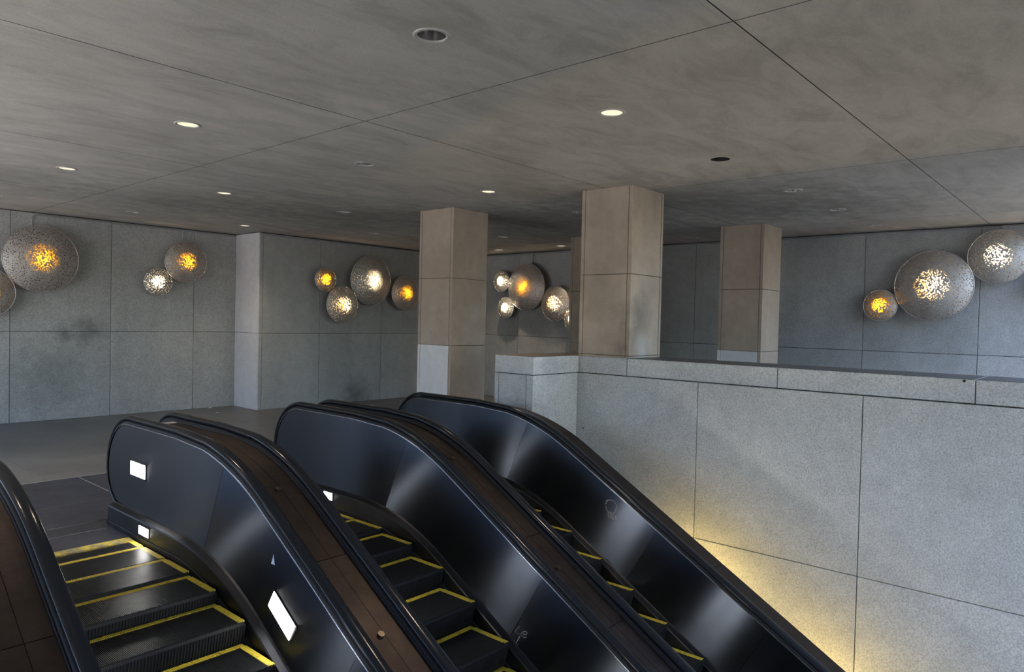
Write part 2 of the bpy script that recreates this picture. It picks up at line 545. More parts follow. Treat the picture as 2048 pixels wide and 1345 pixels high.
def ceiling_panel(x0, x1, y0, y1):
    bm = bmesh.new()
    g = 0.0038
    es = []
    def loop(pts):
        vs = [bm.verts.new((p[0], p[1], CZ)) for p in pts]
        for a, b in zip(vs, vs[1:] + vs[:1]):
            es.append(bm.edges.new((a, b)))
    loop([(x0 + g, y0 + g), (x1 - g, y0 + g), (x1 - g, y1 - g), (x0 + g, y1 - g)])
    for i, j, x, y in HOLES:
        if x0 < x < x1 and y0 < y < y1:
            r = 0.088
            loop([(x + r * math.cos(2 * math.pi * k / 28), y + r * math.sin(2 * math.pi * k / 28)) for k in range(28)])
    bmesh.ops.triangle_fill(bm, use_beauty=True, use_dissolve=False, edges=es)
    border = [e for e in bm.edges if len(e.link_faces) == 1]
    nf = len(bm.faces)
    r = bmesh.ops.extrude_edge_only(bm, edges=border)
    for q in r['geom']:
        if isinstance(q, bmesh.types.BMFace):
            q.material_index = 1
    for v in [q for q in r['geom'] if isinstance(q, bmesh.types.BMVert)]:
        v.co.z += 0.16
    me = bpy.data.meshes.new('ceiling_panel')
    bm.normal_update()
    bm.to_mesh(me)
    bm.free()
    me.materials.append(M['ceiling'])
    me.materials.append(M['grout'])
    link(bpy.data.objects.new('ceiling_panel', me), ceil)
for a, b in zip(XJ, XJ[1:]):
    for c, d in zip(YJ, YJ[1:]):
        if not (a > 7 and d < YEDGE):                # left open out of view so sky light reaches the right wall
            ceiling_panel(a, b, max(c, YEDGE) if a > 7 else c, d)

# ------------------------------------------------------------------ parapet and its end pier
TOPZ, COPZ = 1.408, 1.205
para = tag(box('wall_parapet', (6.935, -4.0, -5.2), (7.56, 5.0, TOPZ - 0.02), M['grout']), 'pale granite parapet wall beside the right escalator', None, None, 'structure')
cy = [-4.0, -2.42, -0.76, 0.944, 2.58, 4.289, 5.48]
for a, b in zip(cy, cy[1:]):
    bb = min(b, 5.48)
    MB().bbox((6.912, a + 0.0035, COPZ + 0.006), (7.60, bb - 0.0035, TOPZ), 0.004).build('coping_stone', M['granite'], para)
    MB().bbox((6.914, a + 0.006, TOPZ), (7.598, bb - 0.006, TOPZ + 0.003), 0.001).build('coping_top_layer', M['coping_top'], para)  # thin darker layer on the coping's top face
ly = [-4.0, -3.03, -1.42, 0.187, 1.795, 3.405, 5.005]
lz = [-5.2, -3.72, -2.08, -0.443, COPZ]
for a, b in zip(ly, ly[1:]):
    for c, d in zip(lz, lz[1:]):
        MB().bbox((6.895 + random.uniform(0, 0.003), a + 0.004, c + 0.004), (6.95, b - 0.004, d - 0.004), 0.003).build('granite_panel', M['granite'], para)
MB().bbox((7.545, -4.0, 0.0), (7.59, 5.48, COPZ), 0.003).build('granite_panel', M['granite'], para)
# pier at the end of the parapet, jutting towards the escalator
PX0, PY0, PY1 = 6.05, 4.955, 5.53
MB().box((PX0 + 0.03, PY0 + 0.03, -1.6), (6.93, PY1 - 0.02, TOPZ - 0.02)).build('pier_core', M['grout'], para)
MB().bbox((PX0, PY0, COPZ + 0.005), (6.905, PY1, TOPZ), 0.004).build('coping_stone', M['granite'], para)
MB().bbox((PX0 + 0.004, PY0 + 0.004, TOPZ), (6.91, PY1 - 0.004, TOPZ + 0.003), 0.001).build('coping_top_layer', M['coping_top'], para)
MB().bbox((PX0, PY0, -1.6), (6.89, PY0 + 0.095, COPZ - 0.003), 0.003).build('granite_panel', M['granite'], para)
MB().bbox((PX0, PY0 + 0.101, -0.4), (PX0 + 0.06, PY1 - 0.066, COPZ - 0.003), 0.003).build('granite_panel', M['granite'], para)
MB().bbox((PX0, PY1 - 0.06, -0.4), (6.9, PY1, COPZ - 0.003), 0.003).build('granite_panel', M['granite'], para)
# black plugs painting the shade of a coping hole and a dark wall dot
for q, r in (((6.909, 1.024, 1.393), 0.012), ((6.893, 4.86, 0.55), 0.009)):
    tube([(q[0] + 0.02, q[1], q[2]), (q[0] - 0.003, q[1], q[2])], r, 10).build('dark_plug', M['can_dark'], para)
# pit walls and bottom
tag(box('wall_pit_left', (-0.92, -8.0, -5.2), (-0.66, 8.5, -0.4), M['pit']), 'concrete wall of the escalator pit below the street', None, None, 'structure')
tag(box('wall_pit_back', (-0.6, 6.62, -5.2), (6.9, 6.9, -0.41), M['pit']), 'concrete wall under the landing at the head of the pit', None, None, 'structure')
tag(box('floor_pit', (-0.9, -8.0, -5.5), (6.9, 6.9, -5.2), M['pit']), 'concrete bottom of the escalator pit', None, None, 'structure')

# ------------------------------------------------------------------ columns
def column(x0, y0, label, zj, pale, z0=0.0, strips='left'):
    """square column clad in slabs. strips='left': front/back slab edges show on the -x face; 'both': corner posts"""
    S, T = 0.70, 0.048
    e = empty('column', (x0 + S / 2, y0 + S / 2, z0), label, 'column')
    MB().box((x0 + 0.02, y0 + 0.02, z0), (x0 + S - 0.02, y0 + S - 0.02, CZ)).build('core', M['grout'], e)
    zz = [z0] + [z for z in zj if z > z0] + [CZ]
    g = 0.0065
    for k, (a, b) in enumerate(zip(zz, zz[1:])):
        mt = M['column_pale'] if (k == 0 and pale) else M['column']
        a2, b2 = a + (0.003 if a > z0 else 0), b - (0.003 if b < CZ else 0)
        # left and right slabs sit between the front and back slabs
        pieces = [((x0, y0 + T + g, a2), (x0 + T, y0 + S - T - g, b2), mt),
                  ((x0 + S - T, y0 + T + g, a2), (x0 + S, y0 + S - T - g, b2), mt)]
        fm = M['column'] if (pale and strips == 'left') else mt
        if strips == 'both':
            pieces += [((x0, y0, a2), (x0 + S - T - g, y0 + T, b2), fm), ((x0 + S - T + g, y0, a2), (x0 + S, y0 + T, b2), fm)]
        else:
            pieces += [((x0, y0, a2), (x0 + S, y0 + T, b2), fm)]
        pieces += [((x0, y0 + S - T, a2), (x0 + S, y0 + S, b2), mt)]
        for p, q, m_ in pieces:
            MB().bbox(p, q, 0.0025).build('stone_slab', m_, e)
    return e
column(6.90, 7.15, 'beige stone column with a pale lower block behind the right escalator', [1.434, 2.386], True)
column(6.90, 4.26, 'tall brown stone column standing on the granite parapet', [1.434, 2.37], False, TOPZ, 'both')
column(10.60, 4.22, 'beige stone column between the parapet and the right wall', [1.42, 2.375], True)
column(10.60, 7.15, 'stone column almost hidden behind the brown parapet column', [1.42, 2.375], False)

# ------------------------------------------------------------------ escalators
YK, RK = 4.63, 2.3
TT = RK * math.tan(math.radians(15))
def zpath(y, zf, yk=YK, R=RK):
    T = R * math.tan(math.radians(15))
    y1, y2 = yk + T, yk - T * math.cos(R30)
    if y >= y1:
        return zf
    if y >= y2:
        return zf - R + math.sqrt(R * R - (y1 - y) ** 2)
    return zf - (yk - y) * math.tan(R30)
def ysamples(ya, yb, n=None):
    """y values from ya down to yb, denser in the bend"""
    out = [ya]
    y = ya
    while y > yb + 1e-6:
        y -= 0.09 if 3.95 < y < 5.35 else 0.45
        out.append(max(y, yb))
    return out
PTOP, PLOW = 0.872, 0.18
YEND = -3.2

def arc(cy, cz, r, a0, a1, n):
    return [(cy + r * math.cos(math.radians(a0 + (a1 - a0) * k / n)), cz + r * math.sin(math.radians(a0 + (a1 - a0) * k / n))) for k in range(n + 1)]
def newel_profile(off=0.0):
    """(y,z) points round the newel end, from the top flat to the low flat"""
    return arc(6.25, 0.45, 0.422 + off, 90, 0, 14) + arc(6.40, 0.46, 0.272 + off, 0, -90, 10)[1:]

SEAMS = [(4.60, 4.865), (3.09, 3.39), (2.08, 2.38), (0.9, 1.2), (-0.4, -0.1), (-1.7, -1.4), (YEND, YEND + 0.3)]

def prism_x(poly, xa, xb, uvdir):
    """extrude a (y,z) polygon between x=xa (visible face) and xb; brush uv: u across the brushing"""
    n = len(poly)
    verts = [(xa, y, z) for y, z in poly] + [(xb, y, z) for y, z in poly]
    faces = [tuple(range(n)), tuple(range(2 * n - 1, n - 1, -1))]
    for i in range(n):
        j = (i + 1) % n
        faces.append((i, i + n, j + n, j))
    return verts, faces

def add_brush_uv(o, ang):
    me = o.data
    uv = me.uv_layers.new(name='brush')
    c, s = math.cos(ang), math.sin(ang)
    for lp in me.loops:
        co = me.vertices[lp.vertex_index].co
        along, across = co.y * c + co.z * s, -co.y * s + co.z * c
        uv.data[lp.index].uv = (across, along)

def sweep(path, prof):
    """path: (y,z) list; prof: list of (x, n) with n along the path normal (pointing outwards/up). returns rows"""
    rows = []
    for i, (y, z) in enumerate(path):
        a = path[max(i - 1, 0)]
        b = path[min(i + 1, len(path) - 1)]
        ty, tz = b[0] - a[0], b[1] - a[1]
        L = math.hypot(ty, tz)
        ny, nz = -tz / L, ty / L          # normal
        rows.append([(px, y + ny * pn, z + nz * pn) for px, pn in prof])
    return rows

# one step, shared by all escalators: local origin at the back top edge, centre of the width
STEP_W, STEP_D = 0.998, 0.385
def step_meshes():
    mb = MB()
    hw = STEP_W / 2
    pitch = 0.0092
    n = int(STEP_W / pitch)
    rows_x = []
    prof = []
    x = -hw
    pts = []
    for i in range(n):
        pts += [(x, -0.009), (x + 0.0012, 0.0), (x + 0.0048, 0.0), (x + 0.006, -0.009)]
        x += pitch
    mb.strip([[(p[0], 0.0, p[1]) for p in pts], [(p[0], -STEP_D, p[1]) for p in pts]])
    mb.box((-hw, -STEP_D + 0.006, -0.03), (hw, 0, -0.0095))
    tread = mb
    # curved cleated riser hanging from the front edge
    rb = MB()
    rb.cap([(p[0], -STEP_D + 0.001, p[1] - 0.0005) for p in pts] + [(hw, -STEP_D + 0.001, -0.03), (-hw, -STEP_D + 0.001, -0.03)])
    pr = [(-STEP_D + 0.002, -0.022), (-STEP_D + 0.012, -0.09), (-STEP_D + 0.028, -0.15), (-STEP_D + 0.055, -0.21), (-STEP_D + 0.095, -0.26)]
    xs = []
    x = -hw
    while x < hw - 0.004:
        xs += [(x, 0.0), (x + 0.008, 0.0), (x + 0.009, 0.006), (x + 0.017, 0.006)]
        x += 0.0184
    rb.strip([[(a, y + d, z) for a, d in xs] for y, z in pr])
    riser = rb
    # yellow border: along the back and both sides
    yb = MB()
    x = -hw
    for i in range(n):
        yb.box((x + 0.0008, -0.045, -0.008), (x + 0.0054, -0.001, 0.0016))
        x += pitch
    for s in (-1, 1):
        for k in range(5):
            xx = s * (hw - 0.0085 * k - 0.004)
            yb.box((xx - 0.0036, -STEP_D + 0.004, -0.008), (xx + 0.0036, -0.045, 0.0018))
    return tread, riser, yb
_t, _rz, _yb = step_meshes()
_proto = []
for nm, b, m_ in (('step', _t, M['step']), ('riser', _rz, M['riser']), ('yellow_border', _yb, M['yellow'])):
    o_ = b.build(nm, m_)
    _proto.append(o_.data)
    bpy.data.objects.remove(o_)

def step_ys(y_first):
    """back-edge y of every step: pitch 0.40 measured along the track"""
    ys = []
    y = y_first
    acc = 0.0
    ys += [y + 0.39, y]
    yy, zz = y, zpath(y, 0.0, 4.62, 2.4)
    while y > -2.4:
        y2 = y - 0.005
        z2 = zpath(y2, 0.0, 4.62, 2.4)
        acc += math.hypot(y - y2, z2 - zz)
        y, zz = y2, z2
        if acc >= 0.395:
            ys.append(y)
            acc -= 0.395
    return ys

def lamp(name, e, x, side, corners, lens_mat, inset=0.012, split=False):
    """rectangular flush lamp in a balustrade: frame with lens child. corners (y,z) in order"""
    cyy = sum(c[0] for c in corners) / 4
    czz = sum(c[1] for c in corners) / 4
    out = -side
    big = [(cyy + (y - cyy) * 1.0 + math.copysign(inset, y - cyy), czz + (z - czz) * 1.0 + math.copysign(inset, z - czz)) for y, z in corners]
    if abs(corners[0][1] - corners[1][1]) > 0.03:   # sloping lamp: grow along its own axes
        big = [(cyy + (y - cyy) * 1.12, czz + (z - czz) * 1.12) for y, z in corners]
    v, f = prism_x(big, x + out * 0.004, x + side * 0.004, 0)
    fr = obj(name, v, f, M['groove'], e)
    A, B, C_, D_ = corners
    L_ = lambda p, q, t: (p[0] + (q[0] - p[0]) * t, p[1] + (q[1] - p[1]) * t)
    for t0, t1 in (((0, 0.43), (0.57, 1)) if split else ((0, 1),)):
        v, f = prism_x([L_(A, B, t0), L_(A, B, t1), L_(D_, C_, t1), L_(D_, C_, t0)], x + out * 0.0065, x, 0)
        obj('lens', v, f, lens_mat, fr)
    return fr

def balustrade(e, xc, side, last=False, first=False):
    """side +1: right-hand balustrade (its face looks to -x)"""
    s = side
    xp = xc + s * 0.58
    flat = [(6.25, PTOP)]
    # ---- brushed panels
    top = [(y, zpath(y, PTOP)) for y in ysamples(6.25, SEAMS[0][0])]
    low = [(y, zpath(y, PLOW)) for y in ysamples(6.40, SEAMS[0][1])]
    poly = top[::-1][0:0] + newel_profile() + low[1:] + top[::-1][:-1]
    g = 0.0015
    v, f = prism_x(poly, xp, xp + s * 0.012, 0)
    p = obj('balustrade_panel', v, f, M['panel'], e)
    add_brush_uv(p, 0.0)
    for (ta, la), (tb, lb) in zip(SEAMS, SEAMS[1:]):
        tp_ = [(y, zpath(y, PTOP)) for y in ysamples(ta - 2 * g, tb)]
        lo_ = [(y, zpath(y, PLOW)) for y in ysamples(la - 2 * g, lb)]
        v, f = prism_x(tp_ + lo_[::-1], xp, xp + s * 0.012, 0)
        p = obj('balustrade_panel', v, f, M['panel'], e)
        add_brush_uv(p, R30 if ta < 4 else math.radians(27))
    # ---- backing behind the seams
    # ---- bright trim along the panel edge
    path = [(y, zpath(y, PTOP)) for y in ysamples(6.25, YEND)][::-1] + newel_profile()[1:-3]
    rows = sweep(path, [(xp - s * 0.006, -0.004), (xp - s * 0.005, 0.003), (xp + s * 0.003, 0.006), (xp + s * 0.012, 0.008)])
    MB().strip(rows).build('edge_trim', M['trim'], e, True)
    # ---- dark channel between trim and handrail
    path2 = [(y, zpath(y, PTOP)) for y in ysamples(6.25, YEND)][::-1] + newel_profile()[1:-3]
    rows = sweep(path2, [(xp + s * 0.004, 0.006), (xp + s * 0.006, 0.022), (xp + s * 0.03, 0.026), (xp + s * 0.07, 0.026), (xp + s * 0.094, 0.020), (xp + s * 0.094, -0.01)])
    MB().strip(rows).build('handrail_guide', M['groove'], e, True)
    # ---- handrail
    xh = xp + s * 0.045
    hp = [(y, zpath(y, PTOP + 0.038)) for y in ysamples(6.25, YEND)][::-1]
    hp += arc(6.25, 0.45, 0.46, 90, 0, 16)[1:] + arc(6.40, 0.45, 0.31, 0, -80, 10)[1:]
    prof = [(-0.040, 0.0), (-0.042, 0.010), (-0.036, 0.022), (-0.020, 0.028), (0, 0.030), (0.020, 0.028), (0.036, 0.022), (0.042, 0.010), (0.040, 0.0), (0.034, -0.008), (0, -0.006), (-0.034, -0.008)]
    rows = sweep(hp, [(xh + a, b) for a, b in prof])
    mbh = MB().strip(rows, True)
    mbh.cap(rows[0]).cap(rows[-1][::-1])
    mbh.build('handrail', M['rubber'], e, True)
    # ---- thin polished bead on the deck side of the handrail
    rows = sweep([(y, zpath(y, PTOP)) for y in ysamples(6.2, YEND)][::-1], [(xp + s * 0.096, -0.004), (xp + s * 0.096, 0.014), (xp + s * 0.102, 0.016), (xp + s * 0.104, -0.002)])
    MB().strip(rows).build('deck_bead', M['groove'], e, True)
    # ---- deck (outer cover) up to the centre line between two escalators, or to its free edge
    xd0, xd1 = xp + s * 0.10, xc + s * (0.93 if last and s > 0 else 0.8035)
    djoin = [6.12, 3.672, 1.45, -0.9, YEND] if s > 0 else [6.12, 3.672, 1.45, -0.9, YEND]
    if xc > 3 and s > 0 or xc > 4.5:
        djoin = [6.12, 3.405, 2.63, 0.3, YEND]
    for a, b in zip(djoin, djoin[1:]):
        pth = [(y, zpath(y, PTOP - 0.004)) for y in ysamples(a - 0.002, b + 0.002)][::-1]
        rows = sweep(pth, [(xd0, 0.0), (xd1, 0.0), (xd1, -0.02), (xd0, -0.02)])
        m2 = MB().strip(rows, True)
        m2.cap(rows[0]).cap(rows[-1])
        m2.build('deck_cover', M['deck'], e)
    MB().bbox((xd0, 6.12, PTOP - 0.03), (xd1, 6.19, PTOP - 0.001), 0.004).build('deck_end_cap', M['strip'], e)
    # ---- back of the newel (what the neighbour sees)
    npoly = [(5.4, PTOP - 0.02)] + arc(6.25, 0.45, 0.40, 90, 0, 12) + arc(6.40, 0.45, 0.25, 0, -90, 8)[1:] + [(5.4, PLOW + 0.02)]
    v, f = prism_x(npoly, xp + s * 0.088, xp + s * 0.076, 0)
    obj('outer_panel', v, f, M['skirt'], e)
    # ---- cladding below the deck on a free outer side
    if last and s > 0:
        cp = [(y, zpath(y, PTOP - 0.02)) for y in ysamples(6.1, YEND)]
        rows = [[(xd1 - 0.004, y, z) for y, z in cp], [(xd1 - 0.004, y, z - 1.25) for y, z in cp]]
        MB().strip(rows).build('outer_cladding', M['groove'], e)
    # ---- inner decking and skirt
    lp = [(y, zpath(y, PLOW)) for y in ysamples(6.5, YEND)]
    P_ = [(0.0, 0.004), (-0.012, -0.004), (-0.052, -0.020), (-0.058, -0.030), (-0.058, -0.150), (-0.066, -0.160)]
    rows = [[(xp + s * a, y, z + b) for a, b in P_] for y, z in lp]
    m3 = MB().strip(rows)
    m3.cap(rows[0])
    m3.build('inner_decking', M['skirt'], e)
    # skirt panel beside the steps
    rows = [[(xp - s * 0.068, y, z - 0.15), (xp - s * 0.068, y, z - 0.75)] for y, z in lp]
    MB().strip(rows).build('skirt_panel', M['groove'], e)
    # newel foot beside the landing plates
    MB().bbox((xp - s * 0.05, 5.9, 0.0), (xp + s * 0.06, 6.5, 0.06), 0.003).build('newel_foot', M['skirt'], e)
    return xp

LAMP_SLOPE = [(3.93, 0.10), (3.69, -0.045), (3.755, -0.15), (3.995, -0.005)]
def escalator(xc, y_first, label, last=False, lamps_right=(), skirt_right=(), first=False):
    e = empty('escalator', (xc, 5.9, 0.0), label, 'escalator')
    xl = balustrade(e, xc, -1)
    xr = balustrade(e, xc, 1, last)
    # steps
    for y in step_ys(y_first):
        z = zpath(y, 0.0, 4.62, 2.4) - 0.004
        st = bpy.data.objects.new('step', _proto[0])
        st.location = (xc, y, z)
        link(st, e)
        for nm, me in (('riser', _proto[1]), ('yellow_border', _proto[2])):
            c = bpy.data.objects.new(nm, me)
            COL.objects.link(c)
            c.parent = st
    # comb plate with teeth
    mb = MB().bbox((xc - 0.50, 5.90, -0.03), (xc + 0.50, 5.985, 0.003), 0.002)
    x = xc - 0.497
    while x < xc + 0.495:
        i = len(mb.v)
        mb.v += [(x, 5.90, -0.012), (x + 0.0045, 5.90, -0.012), (x + 0.0045, 5.90, 0.002), (x, 5.90, 0.002), (x + 0.001, 5.845, -0.014), (x + 0.0035, 5.845, -0.014), (x + 0.0035, 5.85, -0.006), (x + 0.001, 5.85, -0.006)]
        mb.f += [(i, i + 1, i + 5, i + 4), (i + 3, i + 7, i + 6, i + 2), (i, i + 4, i + 7, i + 3), (i + 1, i + 2, i + 6, i + 5), (i + 4, i + 5, i + 6, i + 7)]
        x += 0.0092
    mb.build('comb', M['comb'], e)
    # landing plates, let into the floor
    for a, b in ((5.988, 6.362), (6.368, 6.63), (6.638, 7.368), (7.374, 8.535)):
        x0, x1 = (xc - 0.525, xc + 0.525) if b < 6.4 else (xc - 0.665, xc + 0.93)
        MB().bbox((x0, a, -0.03), (x1, b, 0.002), 0.002).build('landing_plate', M['plate'], floor)
    MB().bbox((xc + 0.932, 6.9, -0.03), (xc + 0.943, 8.535, 0.004), 0.001).build('divider_strip', M['strip'], floor)
    MB().bbox((xc - 0.665, 8.54, -0.03), (xc + 0.943, 8.555, 0.004), 0.001).build('threshold_strip', M['strip'], floor)
    for c in lamps_right:
        lamp('balustrade_lamp', e, xr, 1, c, M['lens_cool'])
    for c in skirt_right:
        lamp('skirt_lamp', e, xr - 0.058, 1, c, M['lens_cool'], 0.008)
    # the left balustrade carries the lamps that mirror in the right one
    lamp('skirt_lamp', e, xl + 0.058, -1, rect(5.66, 5.835, 0.062, 0.125), M['lens_cool'], 0.008)
    for dy in (0.0, 1.13, 2.26):
        q = [(y - dy, z - dy * math.tan(R30)) for y, z in LAMP_SLOPE]
        lamp('balustrade_lamp', e, xl, -1, q, M['lens_cool'], split=True)
    return e
def rect(y0, y1, z0, z1):
    return [(y1, z1), (y0, z1), (y0, z0), (y1, z0)]

e0 = escalator(0.14, 5.62, 'escalator in the lower left corner, only its bronze deck edge showing')
e1 = escalator(1.75, 5.70, 'left escalator with two lit lamps in its right balustrade', lamps_right=[rect(5.88, 6.165, 0.472, 0.58), [(3.93, 0.10), (3.69, -0.045), (3.755, -0.15), (3.995, -0.005)]],
               skirt_right=[rect(5.66, 5.835, 0.062, 0.125)])
e2 = escalator(3.36, 5.585, 'middle escalator with pale scratched letters on its balustrade', skirt_right=[rect(5.57, 5.70, 0.085, 0.15)])
e3 = escalator(4.97, 5.50, 'right escalator running beside the granite parapet wall', last=True)

# deck knobs
def knob(e, x, y):
    z = zpath(y, PTOP - 0.004)
    t = math.atan2(zpath(y + 0.02, PTOP) - zpath(y - 0.02, PTOP), 0.04)
    up = Vector((0, -math.sin(t), math.cos(t)))
    b = Vector((x, y, z))
    mb = tube([b - up * 0.005, b + up * 0.012, b + up * 0.016], 0.020, 14)
    k = mb.build('deck_knob', M['screw'], e, False)
    return k
knob(e1, 2.527, 4.25)
knob(e1, 2.527, 3.14)
knob(e2, 4.137, 4.24)
knob(e2, 4.137, 3.11)
knob(e2, 4.137, 1.95)
knob(e1, 2.527, 2.0)

# scratched letters, residue ring, sticker
def strokes(name, e, x, lines, wdt, mat):
    mb = MB()
    for ln in lines:
        rows = []
        for i, (y, z) in enumerate(ln):
            a, b = ln[max(i - 1, 0)], ln[min(i + 1, len(ln) - 1)]
            ty, tz = b[0] - a[0], b[1] - a[1]
            L = math.hypot(ty, tz) or 1
            ww = wdt * random.uniform(0.8, 1.2)
            ny, nz = -tz / L * ww / 2, ty / L * ww / 2
            rows.append([(x, y + ny, z + nz), (x, y - ny, z - nz)])
        mb.strip(rows)
    return mb.build(name, mat, e)
def pix_on_x(px, py, X):
    d = _R * ((px - 1024) / F_PX) - _U * ((py - 672.5) / F_PX) + _F
    t = X / d.x
    return (d.y * t, EYE + d.z * t)
XG = 3.94 - 0.0012
Z7 = lambda a, b: (980 + a / 12.225, 1220 + b / 12.225)
gl = [[(735, 405), (605, 530), (705, 605)], [(735, 650), (670, 760), (605, 890)], [(588, 745), (600, 890), (690, 850)],
      [(835, 530), (790, 560), (750, 610), (800, 655), (850, 692), (885, 685), (880, 660)], [(835, 530), (880, 535), (915, 575), (880, 615), (835, 612), (815, 575)]]
strokes('scratched_letters', e2, XG, [[pix_on_x(*Z7(*p), 3.94) for p in ln] for ln in gl], 0.0055, M['chalk'])
ring = []
for k in range(17):
    a = 2 * math.pi * k / 16
    ring.append((3.574 + 0.062 * math.cos(a) + random.uniform(-.006, .006), 0.105 + 0.062 * math.sin(a) + random.uniform(-.006, .006)))
drips = [[(3.60 - .02 * i, 0.045 - .004 * i), (3.605 - .02 * i + random.uniform(-.01, .01), 0.02 - random.uniform(0, .025)), (3.59 - .02 * i, 0.005 + random.uniform(-.02, .01))] for i in range(5)]
strokes('glue_residue', e3, 5.55 - 0.0012, [ring] + drips, 0.013, M['residue'])
st = [(3.975, 0.262), (3.935, 0.262), (3.95, 0.325)]
obj('sticker', [(2.33 - 0.0015, y, z) for y, z in st] + [(2.33 + 0.001, y, z) for y, z in st], [(0, 1, 2), (5, 4, 3), (0, 3, 4, 1), (1, 4, 5, 2), (2, 5, 3, 0)], M['sticker'], e1)

# ------------------------------------------------------------------ tube lights in the gap beside the right escalator
for k, (y, lab) in enumerate(((3.3, 'hidden yellow tube light beside the right escalator, the upper one'), (2.1, 'hidden yellow tube light beside the right escalator, the middle one'), (0.9, 'hidden yellow tube light beside the right escalator, the lowest one'))):
    z = zpath(y, PTOP) - 1.0
    t = empty('tube_light', (6.5, y, z), lab, 'light', 'tube lights in the gap by the parapet')
    d = Vector((0, math.cos(R30), math.sin(R30)))
    nrm = Vector((0, -math.sin(R30), math.cos(R30)))
    c = Vector((6.52, y, z)) + nrm * 0.045
    tube([c - d * 0.50, c + d * 0.50], 0.02, 10).build('tube', M['tube_yellow'], t)
    mb = MB()
    pts = []
    for a in (-0.53, 0.53):
        for b in (-0.035, 0.015):
            for xx in (6.48, 6.56):
                pts.append(Vector((xx, y, z)) + d * a + nrm * b)
    mb.v = [tuple(p) for p in pts]
    mb.f = [(0, 1, 3, 2), (4, 6, 7, 5), (0, 4, 5, 1), (2, 3, 7, 6), (0, 2, 6, 4), (1, 5, 7, 3)]
    mb.build('batten', M['conduit'], t)
gp = [(y, zpath(y, PTOP) - 1.035) for y in ysamples(4.95, YEND)]
mb = MB().strip([[(5.90, y, z), (6.93, y, z), (6.93, y, z - 0.1), (5.90, y, z - 0.1)] for y, z in gp], True)
tag(mb.build('floor_gap', M['pit']), 'sloping concrete apron in the gap between escalator and parapet', None, None, 'structure')

# ------------------------------------------------------------------ disc wall lamps
def lamp_meshes(D, mode):
    R = D / 2
    H = 0.13 * D
    # spherical cap, front towards local +z
    rs = (R * R + H * H) / (2 * H)
    mb = MB()
    rows = []
    for k in range(19):
        r = R * math.sin(math.pi / 2 * k / 18)
        z = math.sqrt(max(rs * rs - r * r, 0)) - (rs - H)
        rows.append([(max(r, 1e-4) * math.cos(2 * math.pi * j / 48), max(r, 1e-4) * math.sin(2 * math.pi * j / 48), z) for j in range(48)])
    mb.strip(rows, True)
    dome = mb.build('perforated_dome', M['perf'], None, True)
    rim = MB()
    prof = [(R - 0.005, -0.013), (R + 0.004, -0.013), (R + 0.006, 0.004), (R - 0.005, 0.007)]
    rim.strip([[(p[0] * math.cos(2 * math.pi * j / 48), p[0] * math.sin(2 * math.pi * j / 48), p[1]) for p in prof] for j in range(49)], True)
    rim_o = rim.build('rim', M['rim'], None, True)
    back = MB()
    rows = []
    for k in range(8):
        r = R * (1 - k / 7.0) * 0.985 + 1e-4
        z = -0.012 - 0.05 * math.sin(math.pi / 2 * k / 7)
        rows.append([(r * math.cos(2 * math.pi * j / 32), r * math.sin(2 * math.pi * j / 32), z) for j in range(32)])
    back.strip(rows, True)
    back_o = back.build('back_dish', M['dish'], None, True)
    dif = MB()
    rows = []
    r0 = R * 0.46
    for k in range(6):
        r = r0 * k / 5 + 1e-4
        z = math.sqrt(max(rs * rs - r * r, 0)) - (rs - H) - 0.012
        rows.append([(r * math.cos(2 * math.pi * j / 32), r * math.sin(2 * math.pi * j / 32), z) for j in range(32)])
    dif.strip(rows, True)
    dif_o = dif.build('halo_diffuser', M['halo_diffuser'], None, True)
    return dome, rim_o, back_o, dif_o, H
def ball(r, n=8):
    bm = bmesh.new()
    bmesh.ops.create_icosphere(bm, subdivisions=2, radius=r)
    return bm
_cache = {}
def disc_lamp(name, c, wall, D, mode, label, wall_plane):
    t = empty('disc_lamp', (0, 0, 0), label, 'wall lamp', 'perforated disc lamps on the stone walls')
    if wall == 'y':
        rot = Matrix(((1, 0, 0), (0, 0, -1), (0, 1, 0)))       # local z -> -y
    else:
        rot = Matrix(((0, 0, -1), (-1, 0, 0), (0, 1, 0)))      # local z -> -x
    t.matrix_world = Matrix.Translation(c) @ rot.to_4x4()
    if D not in _cache:
        parts = lamp_meshes(D, mode)
        _cache[D] = ([(o.name.split('.')[0], o.data) for o in parts[:4]], parts[4])
        for o in parts[:4]:
            bpy.data.objects.remove(o)
    meshes, H = _cache[D]
    for nm, me in meshes:
        o = bpy.data.objects.new(nm, me)
        COL.objects.link(o)
        o.parent = t
    gap = 0.04 + 0.035 * D
    zb = H - 0.012 - gap
    bulbs = {'amber': [(0, 'bulb_amber')], 'white': [(0, 'bulb_white')], 'mixed': [(-0.04, 'bulb_amber'), (0.045, 'bulb_white')]}[mode]
    for dx, mm in bulbs:
        bm = ball(0.022)
        o = from_bm('bulb', bm, M[mm], None, True)
        o.parent = t
        o.location = (dx, 0, zb)
    # stem to the wall
    dist = abs((c[1] if wall == 'y' else c[0]) - wall_plane)
    o = tube([(0, 0, -0.06), (0, 0, -dist)], 0.03, 12).build('wall_stem', M['conduit'], None, True)
    o.parent = t
    return t
YA, YA2, XA = 13.08, 12.2, 12.2
